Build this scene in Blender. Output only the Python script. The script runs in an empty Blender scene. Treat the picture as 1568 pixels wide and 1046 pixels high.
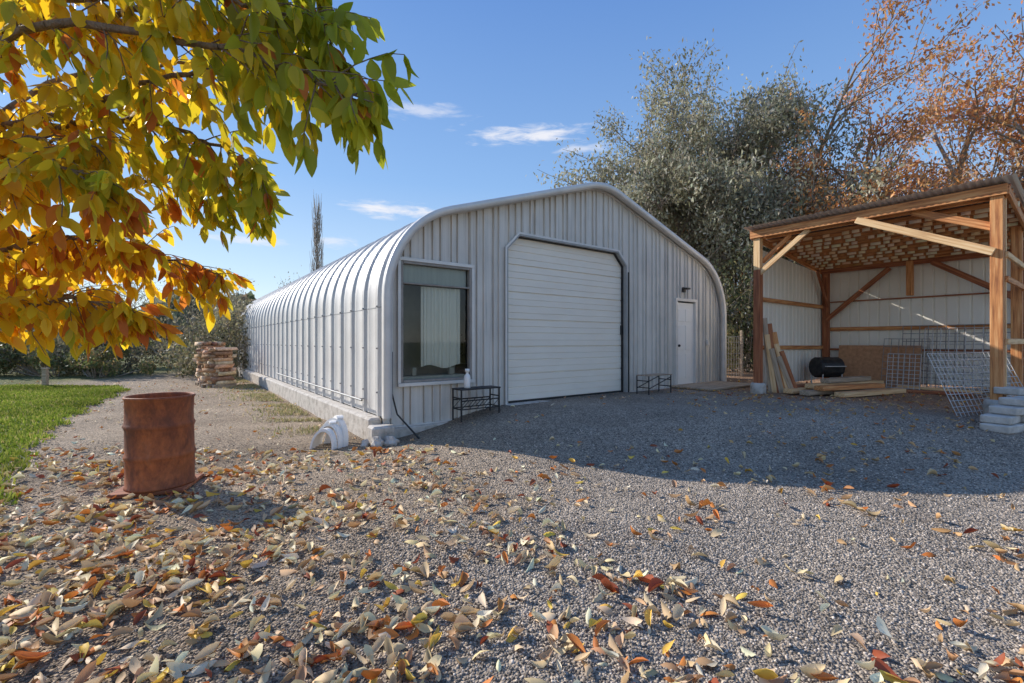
import bpy, bmesh, math, numpy as np
from mathutils import Vector, Matrix
rng=np.random.default_rng(7)
scene=bpy.context.scene
COL=scene.collection
# ---------------------------------------------------------------- frames
ANG=math.atan2(700,940)
DX=np.array([math.cos(ANG),math.sin(ANG)])
DY=np.array([-math.sin(ANG),math.cos(ANG)])
O=np.array([-0.102,8.02])
P=np.array([5.25,9.75])
def sstep(a,b,x):
    t=np.clip((x-a)/(b-a),0,1); return t*t*(3-2*t)
def ground_z(x,y):
    x=np.asarray(x,float); y=np.asarray(y,float)
    u=(x-O[0])*DX[0]+(y-O[1])*DX[1]
    v=-((x-O[0])*DY[0]+(y-O[1])*DY[1])
    su=sstep(-2.3,0.0,u)
    a=0.3+np.maximum(u,0)*0.95
    sv=1-sstep(0,1,(v-a)/3.5)
    und=0.012*np.sin(x*1.7+y*0.6)+0.012*np.sin(y*2.3-x*0.9)+0.008*np.sin(x*4.1+1)*np.sin(y*3.7)
    return -0.33*(1-su*sv)+und*np.clip(1-su*sv*np.exp(-np.maximum(v,0)*.5),0.2,1)
# ---------------------------------------------------------------- node helpers
def new_mat(name):
    m=bpy.data.materials.new(name); m.use_nodes=True
    nt=m.node_tree; b=nt.nodes['Principled BSDF']
    return m,nt,b
def N(nt,t,**k):
    n=nt.nodes.new(t)
    for a,v in k.items():
        setattr(n,a,v)
    return n
def L(nt,a,b): nt.links.new(a,b)
def ramp(nt,fac,stops,interp='LINEAR'):
    r=N(nt,'ShaderNodeValToRGB'); r.color_ramp.interpolation=interp
    e=r.color_ramp.elements
    while len(e)<len(stops): e.new(0.5)
    for i,(p,c) in enumerate(stops):
        e[i].position=p; e[i].color=(c[0],c[1],c[2],1)
    L(nt,fac,r.inputs[0]); return r
def noise(nt,vec,scale,detail=4,rough=.6,dist=0):
    n=N(nt,'ShaderNodeTexNoise'); n.inputs['Scale'].default_value=scale
    n.inputs['Detail'].default_value=detail; n.inputs['Roughness'].default_value=rough
    n.inputs['Distortion'].default_value=dist
    if vec is not None: L(nt,vec,n.inputs['Vector'])
    return n
def coords(nt,kind='Object',scale=(1,1,1)):
    t=N(nt,'ShaderNodeTexCoord'); m=N(nt,'ShaderNodeMapping'); m.inputs['Scale'].default_value=scale
    L(nt,t.outputs[kind],m.inputs['Vector']); return m.outputs['Vector']
def bump(nt,b,h,strength=.3,dist=.02):
    n=N(nt,'ShaderNodeBump'); n.inputs['Strength'].default_value=strength; n.inputs['Distance'].default_value=dist
    L(nt,h,n.inputs['Height']); L(nt,n.outputs['Normal'],b.inputs['Normal']); return n
def mixc(nt,fac,a,b,mode='MIX'):
    m=N(nt,'ShaderNodeMix',data_type='RGBA',blend_type=mode)
    if isinstance(fac,(int,float)): m.inputs[0].default_value=fac
    else: L(nt,fac,m.inputs[0])
    for s,v in ((6,a),(7,b)):
        if isinstance(v,tuple): m.inputs[s].default_value=(*v,1)
        else: L(nt,v,m.inputs[s])
    return m.outputs[2]
def simple_mat(name,c1,c2,scale=6,stretch=(1,1,1),rough=.7,metal=0,bs=.2,bd=.01,kind='Object',c3=None,detail=4,spread=(.3,.7)):
    m,nt,b=new_mat(name)
    v=coords(nt,kind,stretch); n=noise(nt,v,scale,detail)
    st=[(spread[0],c1),(spread[1],c2)] if c3 is None else [(spread[0],c1),((spread[0]+spread[1])/2,c2),(spread[1],c3)]
    r=ramp(nt,n.outputs[0],st); L(nt,r.outputs[0],b.inputs['Base Color'])
    b.inputs['Roughness'].default_value=rough; b.inputs['Metallic'].default_value=metal
    n2=noise(nt,v,scale*4,2); bump(nt,b,n2.outputs[0],bs,bd)
    return m
def leaf_mat(name,trans=.4,rough=.5,tint=(1,1,1)):
    m,nt,b=new_mat(name)
    a=N(nt,'ShaderNodeAttribute'); a.attribute_name='Col'
    L(nt,a.outputs['Color'],b.inputs['Base Color']); b.inputs['Roughness'].default_value=rough
    b.inputs['Specular IOR Level'].default_value=.3
    t=N(nt,'ShaderNodeBsdfTranslucent')
    L(nt,mixc(nt,1.0,a.outputs['Color'],tint,'MULTIPLY'),t.inputs['Color'])
    mx=N(nt,'ShaderNodeMixShader'); mx.inputs[0].default_value=trans
    L(nt,b.outputs[0],mx.inputs[1]); L(nt,t.outputs[0],mx.inputs[2])
    L(nt,mx.outputs[0],nt.nodes['Material Output'].inputs[0]); return m
def vcol_mat(name,rough=.85,nscale=0):
    m,nt,b=new_mat(name)
    a=N(nt,'ShaderNodeAttribute'); a.attribute_name='Col'
    if nscale:
        n=noise(nt,coords(nt),nscale,3)
        r=ramp(nt,n.outputs[0],[(.3,(.65,.65,.65)),(.7,(1.2,1.2,1.2))])
        L(nt,mixc(nt,1.0,a.outputs['Color'],r.outputs[0],'MULTIPLY'),b.inputs['Base Color'])
    else: L(nt,a.outputs['Color'],b.inputs['Base Color'])
    b.inputs['Roughness'].default_value=rough; b.inputs['Specular IOR Level'].default_value=.25; return m
# ---------------------------------------------------------------- mesh helpers
def obj_from(name,verts,faces,mat=None,parent=None,mw=None,smooth=False,col=None):
    me=bpy.data.meshes.new(name)
    verts=np.asarray(verts,dtype=np.float32)
    if isinstance(faces,np.ndarray):
        k=faces.shape[1]; nf=len(faces)
        me.vertices.add(len(verts)); me.vertices.foreach_set('co',verts.ravel())
        me.loops.add(nf*k); me.loops.foreach_set('vertex_index',faces.astype(np.int32).ravel())
        me.polygons.add(nf); me.polygons.foreach_set('loop_start',np.arange(0,nf*k,k,dtype=np.int32))
        me.polygons.foreach_set('loop_total',np.full(nf,k,dtype=np.int32))
        me.update(calc_edges=True)
    else:
        me.from_pydata(verts.tolist(),[],faces)
    if smooth: me.polygons.foreach_set('use_smooth',np.ones(len(me.polygons),dtype=bool))
    if col is not None:
        ca=me.color_attributes.new('Col','FLOAT_COLOR','POINT')
        c=np.ones((len(verts),4),dtype=np.float32); c[:,:3]=col; ca.data.foreach_set('color',c.ravel())
    me.update()
    o=bpy.data.objects.new(name,me); COL.objects.link(o)
    if mat: me.materials.append(mat)
    if parent: o.parent=parent
    if mw is not None: o.matrix_local=mw
    return o
def empty(name,loc=(0,0,0),rotz=0,parent=None):
    e=bpy.data.objects.new(name,None); COL.objects.link(e); e.location=loc; e.rotation_euler=(0,0,rotz); e.empty_display_size=.2
    if parent: e.parent=parent
    return e
def frame_matrix(p0,p1,up=(0,0,1)):
    p0=Vector(p0);p1=Vector(p1); x=(p1-p0).normalized(); up=Vector(up).normalized()
    if abs(x.dot(up))>.99: up=Vector((0,1,0))
    y=up.cross(x).normalized(); z=x.cross(y)
    M=Matrix((x,y,z)).transposed().to_4x4(); M.translation=p0; return M
def box(name,lo,hi,mat,parent=None,bev=.006,mw=None):
    bm=bmesh.new(); bmesh.ops.create_cube(bm,size=1)
    lo=np.array(lo,float);hi=np.array(hi,float)
    for v in bm.verts:
        v.co=Vector(((v.co.x+.5)*(hi[0]-lo[0])+lo[0],(v.co.y+.5)*(hi[1]-lo[1])+lo[1],(v.co.z+.5)*(hi[2]-lo[2])+lo[2]))
    if bev: bmesh.ops.bevel(bm,geom=bm.edges[:],offset=min(bev,.3*min(hi-lo)),segments=1,affect='EDGES')
    me=bpy.data.meshes.new(name); bm.to_mesh(me); bm.free()
    o=bpy.data.objects.new(name,me); COL.objects.link(o); me.materials.append(mat)
    if parent: o.parent=parent
    if mw is not None: o.matrix_local=mw
    return o
def beam(name,p0,p1,w,h,mat,parent=None,bev=.006,up=(0,0,1)):
    Ln=(Vector(p1)-Vector(p0)).length
    return box(name,(0,-w/2,-h/2),(Ln,w/2,h/2),mat,parent,bev,frame_matrix(p0,p1,up))
def tubes_arr(p0,p1,r0,r1,sides=6):
    p0=np.asarray(p0,float);p1=np.asarray(p1,float);r0=np.asarray(r0,float);r1=np.asarray(r1,float)
    n=len(p0); d=p1-p0; ln=np.linalg.norm(d,axis=1,keepdims=True)+1e-9; d=d/ln
    up=np.tile([0,0,1.],(n,1)); up[np.abs(d[:,2])>.9]=[1,0,0]
    a=np.cross(d,up); a/=np.linalg.norm(a,axis=1,keepdims=True); b=np.cross(d,a)
    th=np.arange(sides)*2*math.pi/sides
    ring=a[:,None,:]*np.cos(th)[None,:,None]+b[:,None,:]*np.sin(th)[None,:,None]
    v=np.concatenate([p0[:,None,:]+ring*r0[:,None,None],p1[:,None,:]+ring*r1[:,None,None]],axis=1)
    i=np.arange(sides); j=(i+1)%sides
    f=np.stack([i,j,j+sides,i+sides],1)
    F=(np.arange(n)[:,None,None]*2*sides+f[None]).reshape(-1,4)
    return v.reshape(-1,3),F
def tubes(name,segs,mat,parent=None,sides=6,smooth=True):
    s=np.array([list(a)+list(b)+[c,d] for a,b,c,d in segs],float)
    v,f=tubes_arr(s[:,:3],s[:,3:6],s[:,6],s[:,7],sides)
    return obj_from(name,v,f,mat,parent,smooth=smooth)
def rand_rot(n,tilt=math.pi):
    z=rng.uniform(0,2*math.pi,n); y=rng.uniform(-tilt,tilt,n); x=rng.uniform(-tilt,tilt,n)
    def R(a,ax):
        M=np.zeros((n,3,3)); c=np.cos(a); s=np.sin(a); i,j=[(1,2),(2,0),(0,1)][ax]; k=ax
        M[:,k,k]=1; M[:,i,i]=c; M[:,j,j]=c; M[:,i,j]=-s; M[:,j,i]=s; return M
    return R(z,2)@R(y,1)@R(x,0)
def scatter(name,tv,tf,pos,R,S,col,mat,parent=None,smooth=False,deform=None):
    n=len(pos); tv=np.asarray(tv,float); tf=np.asarray(tf)
    T=np.tile(tv[None],(n,1,1))
    if deform is not None: T=deform(T)
    S=np.asarray(S,float); S=S[:,None,None] if S.ndim==1 else S[:,None,:]
    T=T*S
    V=np.einsum('nij,nkj->nki',R,T)+pos[:,None,:]
    F=(np.arange(n)[:,None,None]*len(tv)+tf[None]).reshape(-1,tf.shape[1])
    C=np.repeat(col,len(tv),axis=0)
    return obj_from(name,V.reshape(-1,3),F,mat,parent,smooth=smooth,col=C)
def pick(cols,n,w=None,jit=.15):
    cols=np.array(cols,float); i=rng.choice(len(cols),n,p=w)
    return np.clip(cols[i]*rng.uniform(1-jit,1+jit,(n,1))*rng.uniform(.93,1.07,(n,3)),0.002,1)
DIAM_V=[(-.5,0,0),(0,-.5,.04),(.5,0,0),(0,.5,.04)]; DIAM_F=[(0,1,2,3)]
# ---------------------------------------------------------------- materials
M_steel,nt,b=new_mat('galvanised_steel')
v=coords(nt,'Object',(1,1,1)); n1=noise(nt,v,1.3,4); n2=noise(nt,v,40,2)
r=ramp(nt,n1.outputs[0],[(.3,(.62,.58,.54)),(.7,(.76,.72,.67))])
L(nt,mixc(nt,.2,r.outputs[0],n2.outputs[0],'OVERLAY'),b.inputs['Base Color'])
b.inputs['Metallic'].default_value=.2; b.inputs['Roughness'].default_value=.52; bump(nt,b,n1.outputs[0],.1,.03)
M_siding,nt,b=new_mat('white_metal_siding')
v=coords(nt,'Object',(11,11,.30)); n1=noise(nt,v,1.4,6,.75); n3=noise(nt,coords(nt,'Object'),1.1,3)
r=ramp(nt,n1.outputs[0],[(.28,(.42,.38,.335)),(.45,(.72,.66,.58)),(.75,(.88,.81,.72))])
r2=ramp(nt,n3.outputs[0],[(.35,(.86,.86,.86)),(.65,(1,1,1))])
L(nt,mixc(nt,1.0,r.outputs[0],r2.outputs[0],'MULTIPLY'),b.inputs['Base Color'])
b.inputs['Roughness'].default_value=.5
bump(nt,b,n3.outputs[0],.15,.03)
M_garage=simple_mat('garage_door_paint',(.88,.78,.65),(.93,.84,.71),1.5,(1,1,3),.45,0,.05,.003)
M_white=simple_mat('white_paint',(.92,.87,.80),(.95,.90,.83),3,(1,1,1),.4,0,.05,.003)
M_trim=simple_mat('trim_metal',(.64,.60,.55),(.78,.73,.67),3,(1,1,1),.45,.15,.08,.005)
M_dark=simple_mat('dark_metal',(.02,.02,.022),(.06,.055,.05),9,(1,1,1),.5,.4,.1,.003)
M_conc=simple_mat('concrete',(.36,.31,.255),(.56,.50,.43),7,(1,1,1),.9,0,.5,.02,c3=(.66,.595,.52))
M_wood=simple_mat('orange_stained_wood',(.28,.09,.03),(.62,.25,.08),5,(.4,7,7),.7,0,.3,.006,c3=(.80,.42,.17))
M_woodnew=simple_mat('pale_timber',(.56,.29,.12),(.82,.52,.25),4,(.4,8,8),.7,0,.3,.006,c3=(.90,.64,.36))
M_woodred=simple_mat('red_brown_timber',(.15,.045,.02),(.36,.115,.045),4,(.4,8,8),.75,0,.4,.008,c3=(.52,.21,.09))
M_woodgrey=simple_mat('weathered_wood',(.22,.16,.11),(.45,.33,.22),5,(.4,8,8),.85,0,.4,.008,c3=(.60,.47,.34))
M_ply=simple_mat('particle_board',(.42,.20,.095),(.62,.33,.17),14,(1,1,1),.85,0,.3,.004)
M_wire=simple_mat('galvanised_wire',(.50,.46,.42),(.66,.62,.57),20,(1,1,1),.6,.0,.05,.002)
M_wired=simple_mat('rusty_wire',(.22,.19,.16),(.38,.34,.30),20,(1,1,1),.6,.0,.05,.002)
M_bark=simple_mat('bark',(.15,.10,.065),(.34,.24,.16),9,(2,2,.4),.9,0,.8,.03)
M_barkl=simple_mat('pale_bark',(.24,.19,.14),(.42,.34,.27),9,(2,2,.4),.9,0,.6,.02)
M_leaf=leaf_mat('leaf_foliage',.4)
M_leafnear=leaf_mat('autumn_leaf',.62,.38,(1.15,1.12,.75))
M_fallen=leaf_mat('fallen_leaf',.15,.6)
M_grassb=leaf_mat('grass_blade',.4,.6)
M_stone=vcol_mat('gravel_stone',.9)
M_plastic=simple_mat('white_plastic',(.84,.79,.72),(.92,.87,.80),4,(1,1,1),.35,0,.05,.003)
M_rust,nt,b=new_mat('rusty_steel')
v=coords(nt,'Object',(1,1,.55)); n1=noise(nt,v,4,7,.7,.6); n2=noise(nt,v,26,5,.7)
r=ramp(nt,n1.outputs[0],[(.28,(.11,.045,.03)),(.46,(.28,.085,.035)),(.6,(.46,.14,.045)),(.75,(.28,.135,.085))])
r2=ramp(nt,n2.outputs[0],[(.3,(.6,.6,.6)),(.7,(1.15,1.1,1.05))])
L(nt,mixc(nt,1.0,r.outputs[0],r2.outputs[0],'MULTIPLY'),b.inputs['Base Color'])
b.inputs['Roughness'].default_value=.7; bump(nt,b,n2.outputs[0],.4,.01)
M_ground,nt,b=new_mat('gravel_ground')
obv=coords(nt,'Object'); a=N(nt,'ShaderNodeAttribute'); a.attribute_name='Col'
vo=N(nt,'ShaderNodeTexVoronoi'); vo.inputs['Scale'].default_value=70; L(nt,obv,vo.inputs['Vector'])
bw=N(nt,'ShaderNodeSeparateColor'); L(nt,vo.outputs['Color'],bw.inputs[0])
r=ramp(nt,bw.outputs[0],[(.0,(.42,.41,.40)),(.5,(.95,.95,.95)),(1,(1.7,1.66,1.58))])
n1=noise(nt,obv,.7,6,.65); r1=ramp(nt,n1.outputs[0],[(.3,(.74,.72,.70)),(.7,(1.2,1.19,1.17))])
c=mixc(nt,1.0,a.outputs['Color'],r.outputs[0],'MULTIPLY'); c=mixc(nt,1.0,c,r1.outputs[0],'MULTIPLY')
L(nt,c,b.inputs['Base Color']); b.inputs['Roughness'].default_value=.95; b.inputs['Specular IOR Level'].default_value=.12
md=N(nt,'ShaderNodeMath',operation='SUBTRACT'); md.inputs[0].default_value=1; L(nt,vo.outputs['Distance'],md.inputs[1])
bump(nt,b,md.outputs[0],.9,.02)
M_lawn,nt,b=new_mat('lawn_grass')
obv=coords(nt,'Object'); n1=noise(nt,obv,1.2,4); n2=noise(nt,obv,60,2)
r=ramp(nt,n1.outputs[0],[(.3,(.14,.18,.02)),(.7,(.23,.25,.035))]); r2=ramp(nt,n2.outputs[0],[(.3,(.5,.5,.5)),(.7,(1.4,1.4,1.2))])
L(nt,mixc(nt,1.0,r.outputs[0],r2.outputs[0],'MULTIPLY'),b.inputs['Base Color']); b.inputs['Roughness'].default_value=.9; bump(nt,b,n2.outputs[0],.8,.03)
# ---------------------------------------------------------------- ground sheet
def axis(a,b,st,far):
    core=np.arange(a,b+1e-6,st); k=np.array([1,3,8,20,50,120,300,700.])*far
    return np.concatenate([(a-k)[::-1],core,b+k])
xs=axis(-18,18,.16,1); ys=axis(-4,30,.16,1)
X,Y=np.meshgrid(xs,ys); Z=ground_z(X,Y)
def ground_color(x,y):
    x=np.asarray(x);y=np.asarray(y)
    grey=np.array([.385,.322,.262]); tan=np.array([.42,.325,.235]); brown=np.array([.40,.245,.15]); field=np.array([.18,.18,.075])
    n=.5*np.sin(x*.9+np.sin(y*.8)*1.3)+.5*np.sin(y*1.1+x*.4)
    t=sstep(1.2,-2.6,x+.7*n+ (4-y)*.12)
    c=grey+(tan-grey)*t[...,None]
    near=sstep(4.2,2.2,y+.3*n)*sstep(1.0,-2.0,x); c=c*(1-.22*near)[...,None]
    u=(x-O[0])*DX[0]+(y-O[1])*DX[1]; v=-((x-O[0])*DY[0]+(y-O[1])*DY[1])
    s=sstep(3.0,6.5,u+.5*n)*sstep(8,5,v+.4*n); c=c+(brown-c)*(s*.9)[...,None]
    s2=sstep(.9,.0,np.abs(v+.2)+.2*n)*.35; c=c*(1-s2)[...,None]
    f=np.maximum(sstep(23,26,y+n),sstep(14,17,np.abs(x))); c=c+(field-c)*f[...,None]
    return c
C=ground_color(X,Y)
nx=len(xs); ny=len(ys); idx=np.arange(nx*ny).reshape(ny,nx)
F=np.stack([idx[:-1,:-1],idx[:-1,1:],idx[1:,1:],idx[1:,:-1]],-1).reshape(-1,4)
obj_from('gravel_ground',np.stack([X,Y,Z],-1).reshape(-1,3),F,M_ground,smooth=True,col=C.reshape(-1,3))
def frust(n,y0,y1,m=1.25):
    y=np.sqrt(rng.uniform(y0**2,y1**2,n)); x=rng.uniform(-1,1,n)*y*m; return x,y
LY=[1.0,2.0,3.72,5.59,7.76,10.5,13.2,14.3]; LX=[-2.4,-3.05,-4.3,-6.0,-7.8,-9.6,-11.2,-12.5]
def lawn_edge(y): return np.interp(y,LY,LX)+.10*np.sin(y*5)+.07*np.sin(y*11+2)
def in_lawn(x,y): return (x<lawn_edge(y)+rng.normal(0,.07,np.shape(x)))&(y<14.6)
def blocked(x,y):
    u=(x-O[0])*DX[0]+(y-O[1])*DX[1]; w=(x-O[0])*DY[0]+(y-O[1])*DY[1]
    return (u>-2.45)&(u<7.1)&(w>-.12)
bx=np.array([(-1,-1,-1),(1,-1,-1),(1,1,-1),(-1,1,-1),(-1,-1,1),(1,-1,1),(1,1,1),(-1,1,1)])*.5
bf=[(0,3,2,1),(4,5,6,7),(0,1,5,4),(1,2,6,5),(2,3,7,6),(3,0,4,7)]
def jitter(T): return T*(1+rng.uniform(-.4,.25,T.shape))
px=[];py=[];ps=[]
for n,a,b_,s0,s1 in ((70000,1.25,3.6,.004,.0135),(28000,3.6,6.5,.008,.016)):
    x,y=frust(n,a,b_,1.2); k=~in_lawn(x,y)&~blocked(x,y)
    k&=rng.uniform(0,1,n)<np.clip(.35+.65*sstep(-2.2,.5,x),0,1)
    px.append(x[k]);py.append(y[k]);ps.append(rng.uniform(s0,s1,k.sum()))
px=np.concatenate(px);py=np.concatenate(py);ps=np.concatenate(ps); n=len(px)
S=np.stack([ps*rng.uniform(.8,1.4,n),ps*rng.uniform(.7,1.1,n),ps*rng.uniform(.45,.85,n)],1)
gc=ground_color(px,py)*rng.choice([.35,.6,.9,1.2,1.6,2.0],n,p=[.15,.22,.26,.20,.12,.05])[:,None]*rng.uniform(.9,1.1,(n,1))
scatter('gravel_stones',bx,bf,np.stack([px,py,ground_z(px,py)+ps*.05],1),rand_rot(n,.7),S,np.clip(gc,0,.85),M_stone,deform=jitter)
# lawn sheet + blades
ly=np.arange(1.0,14.6,.12); cols=26; V=[]
for yy in ly:
    ex=float(lawn_edge(yy))
    for k in range(cols):
        x=ex-(k/(cols-1))**1.3*(30+ex); V.append((x,yy,float(ground_z(x,yy))+ (.03 if k else -.02)))
idx=np.arange(len(V)).reshape(len(ly),cols)
F=np.stack([idx[:-1,:-1],idx[1:,:-1],idx[1:,1:],idx[:-1,1:]],-1).reshape(-1,4)
lawn=obj_from('lawn',V,F,M_lawn,smooth=True)
bl=[(-.08,0,0),(.08,0,0),(.06,.12,.6),(0,.35,1)]
n=85000; y=np.sqrt(rng.uniform(2.5**2,14.4**2,n)); x=-y*rng.uniform(.75,1.5,n); k=in_lawn(x-.06,y); x=x[k];y=y[k];n=len(x)
patch=.5+.5*np.sin(x*1.3+np.sin(y*2))*np.sin(y*1.7)
gcol=pick([(.15,.21,.02),(.24,.29,.04),(.36,.37,.07),(.46,.38,.14)],n,[.32,.38,.21,.09])*(0.7+.55*patch)[:,None]
scatter('grass_blades',bl,[(0,1,2,3)],np.stack([x,y,ground_z(x,y)+.02],1),rand_rot(n,.35),np.stack([np.full(n,.10)*rng.uniform(.7,1.3,n)*(1+y*.08),np.full(n,.06),rng.uniform(.03,.075,n)],1),gcol,M_grassb,parent=lawn)
def fr(u,w): return O[0]+DX[0]*u+DY[0]*w, O[1]+DX[1]*u+DY[1]*w
n=10000; u=-2.55-np.abs(rng.normal(0,.40,n)); w=rng.uniform(1.0,17,n); cl=np.sin(w*2.1)+np.sin(w*5.3+u*4)>-.35; u=u[cl];w=w[cl];n=len(u); x,y=fr(u,w)
scatter('dry_weeds',bl,[(0,1,2,3)],np.stack([x,y,ground_z(x,y)],1),rand_rot(n,.5),np.stack([np.full(n,.12),np.full(n,.09),rng.uniform(.02,.08,n)],1),pick([(.46,.37,.19),(.36,.33,.15),(.54,.45,.28),(.26,.26,.10)],n),M_grassb)
# ---------------------------------------------------------------- building
B=empty('quonset_workshop_building',(O[0],O[1],0),ANG)
U0,U1=-2.24,6.99; UC=(U0+U1)/2; HW=(U1-U0)/2; LEN=17.5; FR=.20
SL=.325; TH=math.atan(SL); RH=1.5; ZS=1.75; RP=1.5
def arch(nw=6,na=14,nr=6,npk=6):
    pts=[]; nor=[]
    for i in range(nw): pts.append((HW,ZS*i/nw)); nor.append((1,0))
    cx=HW-RH
    for i in range(na+1):
        a=(math.pi/2-TH)*i/na; pts.append((cx+RH*math.cos(a),ZS+RH*math.sin(a))); nor.append((math.cos(a),math.sin(a)))
    xe,ze=pts[-1]; pk=ze+SL*xe; xs_=RP*math.sin(TH); cz=pk-RP/math.cos(TH)
    zs_=cz+RP*math.cos(TH)
    for i in range(1,nr): t=i/nr; pts.append((xe+(xs_-xe)*t,ze+(zs_-ze)*t)); nor.append((math.sin(TH),math.cos(TH)))
    for i in range(npk+1):
        a=TH*(1-i/npk); pts.append((RP*math.sin(a),cz+RP*math.cos(a))); nor.append((math.sin(a),math.cos(a)))
    right=list(zip(pts,nor)); left=[((-p[0],p[1]),(-q[0],q[1])) for p,q in right[:-1]]
    al=left+right[::-1]
    return np.array([p for p,q in al]),np.array([q for p,q in al])
AP,AN=arch()
def roof_z(u):
    w=abs(u-UC); h=AP[AP[:,0]>=0]; o=np.argsort(h[:,0],kind='stable'); h=h[o]
    if w>=HW-1e-4: return ZS
    return float(np.interp(w,h[:,0],h[:,1]))
ss=[];of=[]
per=.61; s=-FR
while s<LEN:
    for ds,oo in ((0,0),(.135,0),(.15,.008),(.165,0),(.27,0),(.285,.034),(.325,.034),(.34,0),(.44,0),(.455,.008),(.47,0)):
        ss.append(s+ds); of.append(oo)
    s+=per
ss=np.array(ss);of=np.array(of); npt=len(AP)
V=np.zeros((len(ss),npt,3))
V[:,:,0]=UC+AP[None,:,0]+AN[None,:,0]*of[:,None]; V[:,:,1]=ss[:,None]; V[:,:,2]=AP[None,:,1]+AN[None,:,1]*of[:,None]
idx=np.arange(len(ss)*npt).reshape(len(ss),npt)
F=np.stack([idx[:-1,:-1],idx[:-1,1:],idx[1:,1:],idx[1:,:-1]],-1).reshape(-1,4)
obj_from('ribbed_steel_shell',V.reshape(-1,3),F,M_steel,B)
rv=[(UC+p[0],ss[-1]-.05,p[1]) for p in AP]; obj_from('rear_wall',rv,[list(range(len(rv)))],M_siding,B)
def sweep(name,sec,mat):
    V=[];F=[];k=len(sec)
    for p,q in zip(AP,AN):
        for o_,s_ in sec: V.append((UC+p[0]+q[0]*o_,s_,p[1]+q[1]*o_))
    for i in range(len(AP)-1):
        for j in range(k): F.append((i*k+j,i*k+(j+1)%k,(i+1)*k+(j+1)%k,(i+1)*k+j))
    obj_from(name,V,np.array(F),mat,B)
sweep('arch_end_trim',[(-.07,-FR-.012),(.030,-FR-.012),(.045,-FR+.004),(.045,-FR+.09),(.03,-FR+.10),(-.07,-FR+.10)],M_trim)
sweep('arch_inner_flange',[(-.03,-.045),(-.075,-.04),(-.075,-.005),(-.03,-.005)],M_trim)
bp=[]
for zz in (.35,1.0,1.62):
    s=-FR+.305
    while s<LEN: bp.append((U0-.041,s,zz)); s+=per
bp=np.array(bp); n=len(bp)
scatter('shell_bolts',bx,bf,bp,np.tile(np.eye(3),(n,1,1)),np.full(n,.020),np.tile([[.25,.25,.25]],(n,1)),M_stone,B)
def strip(name,u,z,mat):
    V=[];F=[]
    for i,(s_,o_) in enumerate(zip(ss,of)): V+=[(u-o_-.004,s_,z),(u-o_-.004,s_,z+.012)]
    for i in range(len(ss)-1): F.append((2*i,2*i+2,2*i+3,2*i+1))
    obj_from(name,V,F,mat,B)
M_seam=simple_mat('seam_grey_metal',(.34,.33,.32),(.44,.43,.41),5,(1,1,1),.6,.2)  # plain darker grey metal for the lap seam, conduit pipe and garage jamb
strip('lap_seam',U0,1.60,M_seam)
tubes('conduit_pipe',[((U0-.13,.5,.2),(U0-.13,7.6,.22),.016,.016)]+[((U0-.13,s_,.2),(U0,s_,.2),.010,.010) for s_ in (.7,2.2,3.8,5.4,7.0)],M_seam,B)
WIN=(-1.95,-.76,.5,2.29); PD=(5.03,5.85,0.04,2.08); GD=(0.0,3.18,0.0,3.0); CH=.27
def lowz(u): return -.16 if u<-.02 else .02
def segs_at(u,zt):
    z0=lowz(u)
    if GD[0]<u<GD[1]:
        d=min(u-GD[0],GD[1]-u); top=GD[3]-max(0,CH-d); return [(top,zt)]
    if WIN[0]<u<WIN[1]: return [(z0,WIN[2]),(WIN[3],zt)]
    if PD[0]<u<PD[1]: return [(PD[3],zt)]
    return [(z0,zt)]
cu=[];u=U0+.02; i=0
while u<U1:
    wdt=(.135,.20,.11,.22,.15)[i%5]; i+=1
    for du,oo in ((0,0),(wdt-.036,0),(wdt-.030,.016),(wdt-.026,-.036),(wdt-.004,-.036),(wdt-.001,.014)):
        if u+du<U1-.02: cu.append((u+du,oo))
    u+=wdt
for e in (GD[0],GD[1],WIN[0],WIN[1],PD[0],PD[1],GD[0]+CH,GD[1]-CH): cu.append((e,0))
cu.sort(); V=[];F=[]
for (ua,oa),(ub,ob) in zip(cu[:-1],cu[1:]):
    if ub-ua<1e-4: continue
    um=(ua+ub)/2
    sa=segs_at(ua+1e-3,roof_z(ua)-.01); sb=segs_at(ub-1e-3,roof_z(ub)-.01)
    if len(sa)!=len(sb): sa=sb=segs_at(um,roof_z(um)-.01)
    for (a0,a1),(b0,b1) in zip(sa,sb):
        i=len(V); V+=[(ua,oa,a0),(ub,ob,b0),(ub,ob,b1),(ua,oa,a1)]; F.append((i,i+1,i+2,i+3))
obj_from('front_siding',V,F,M_siding,B)
box('siding_base_flashing',(U0,-.045,-.175),(-.06,.02,-.155),M_trim,B,.002)
box('corner_post_trim',(U0-.01,-.06,-.16),(U0+.09,-.038,1.75),M_trim,B,.004)
box('corner_post_trim_r',(U1-.10,-.06,.0),(U1-.0,-.038,1.75),M_trim,B,.004)
box('foundation_front_left',(U0-.05,-.10,-.7),(-.06,.1,-.176),M_conc,B,.02)
box('foundation_front_right',(3.26,-.07,-.5),(7.05,.1,.018),M_conc,B,.02)
box('door_sill_slab',(-.06,-.18,-.5),(3.24,.2,.0),M_conc,B,.02)
box('foundation_side',(U0-.20,-.02,-.8),(U0-.004,LEN,-.005),M_conc,B,.03)
box('foundation_corner_block',(U0-.24,-.28,-.7),(U0+.10,-.03,-.09),M_conc,B,.03)
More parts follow.
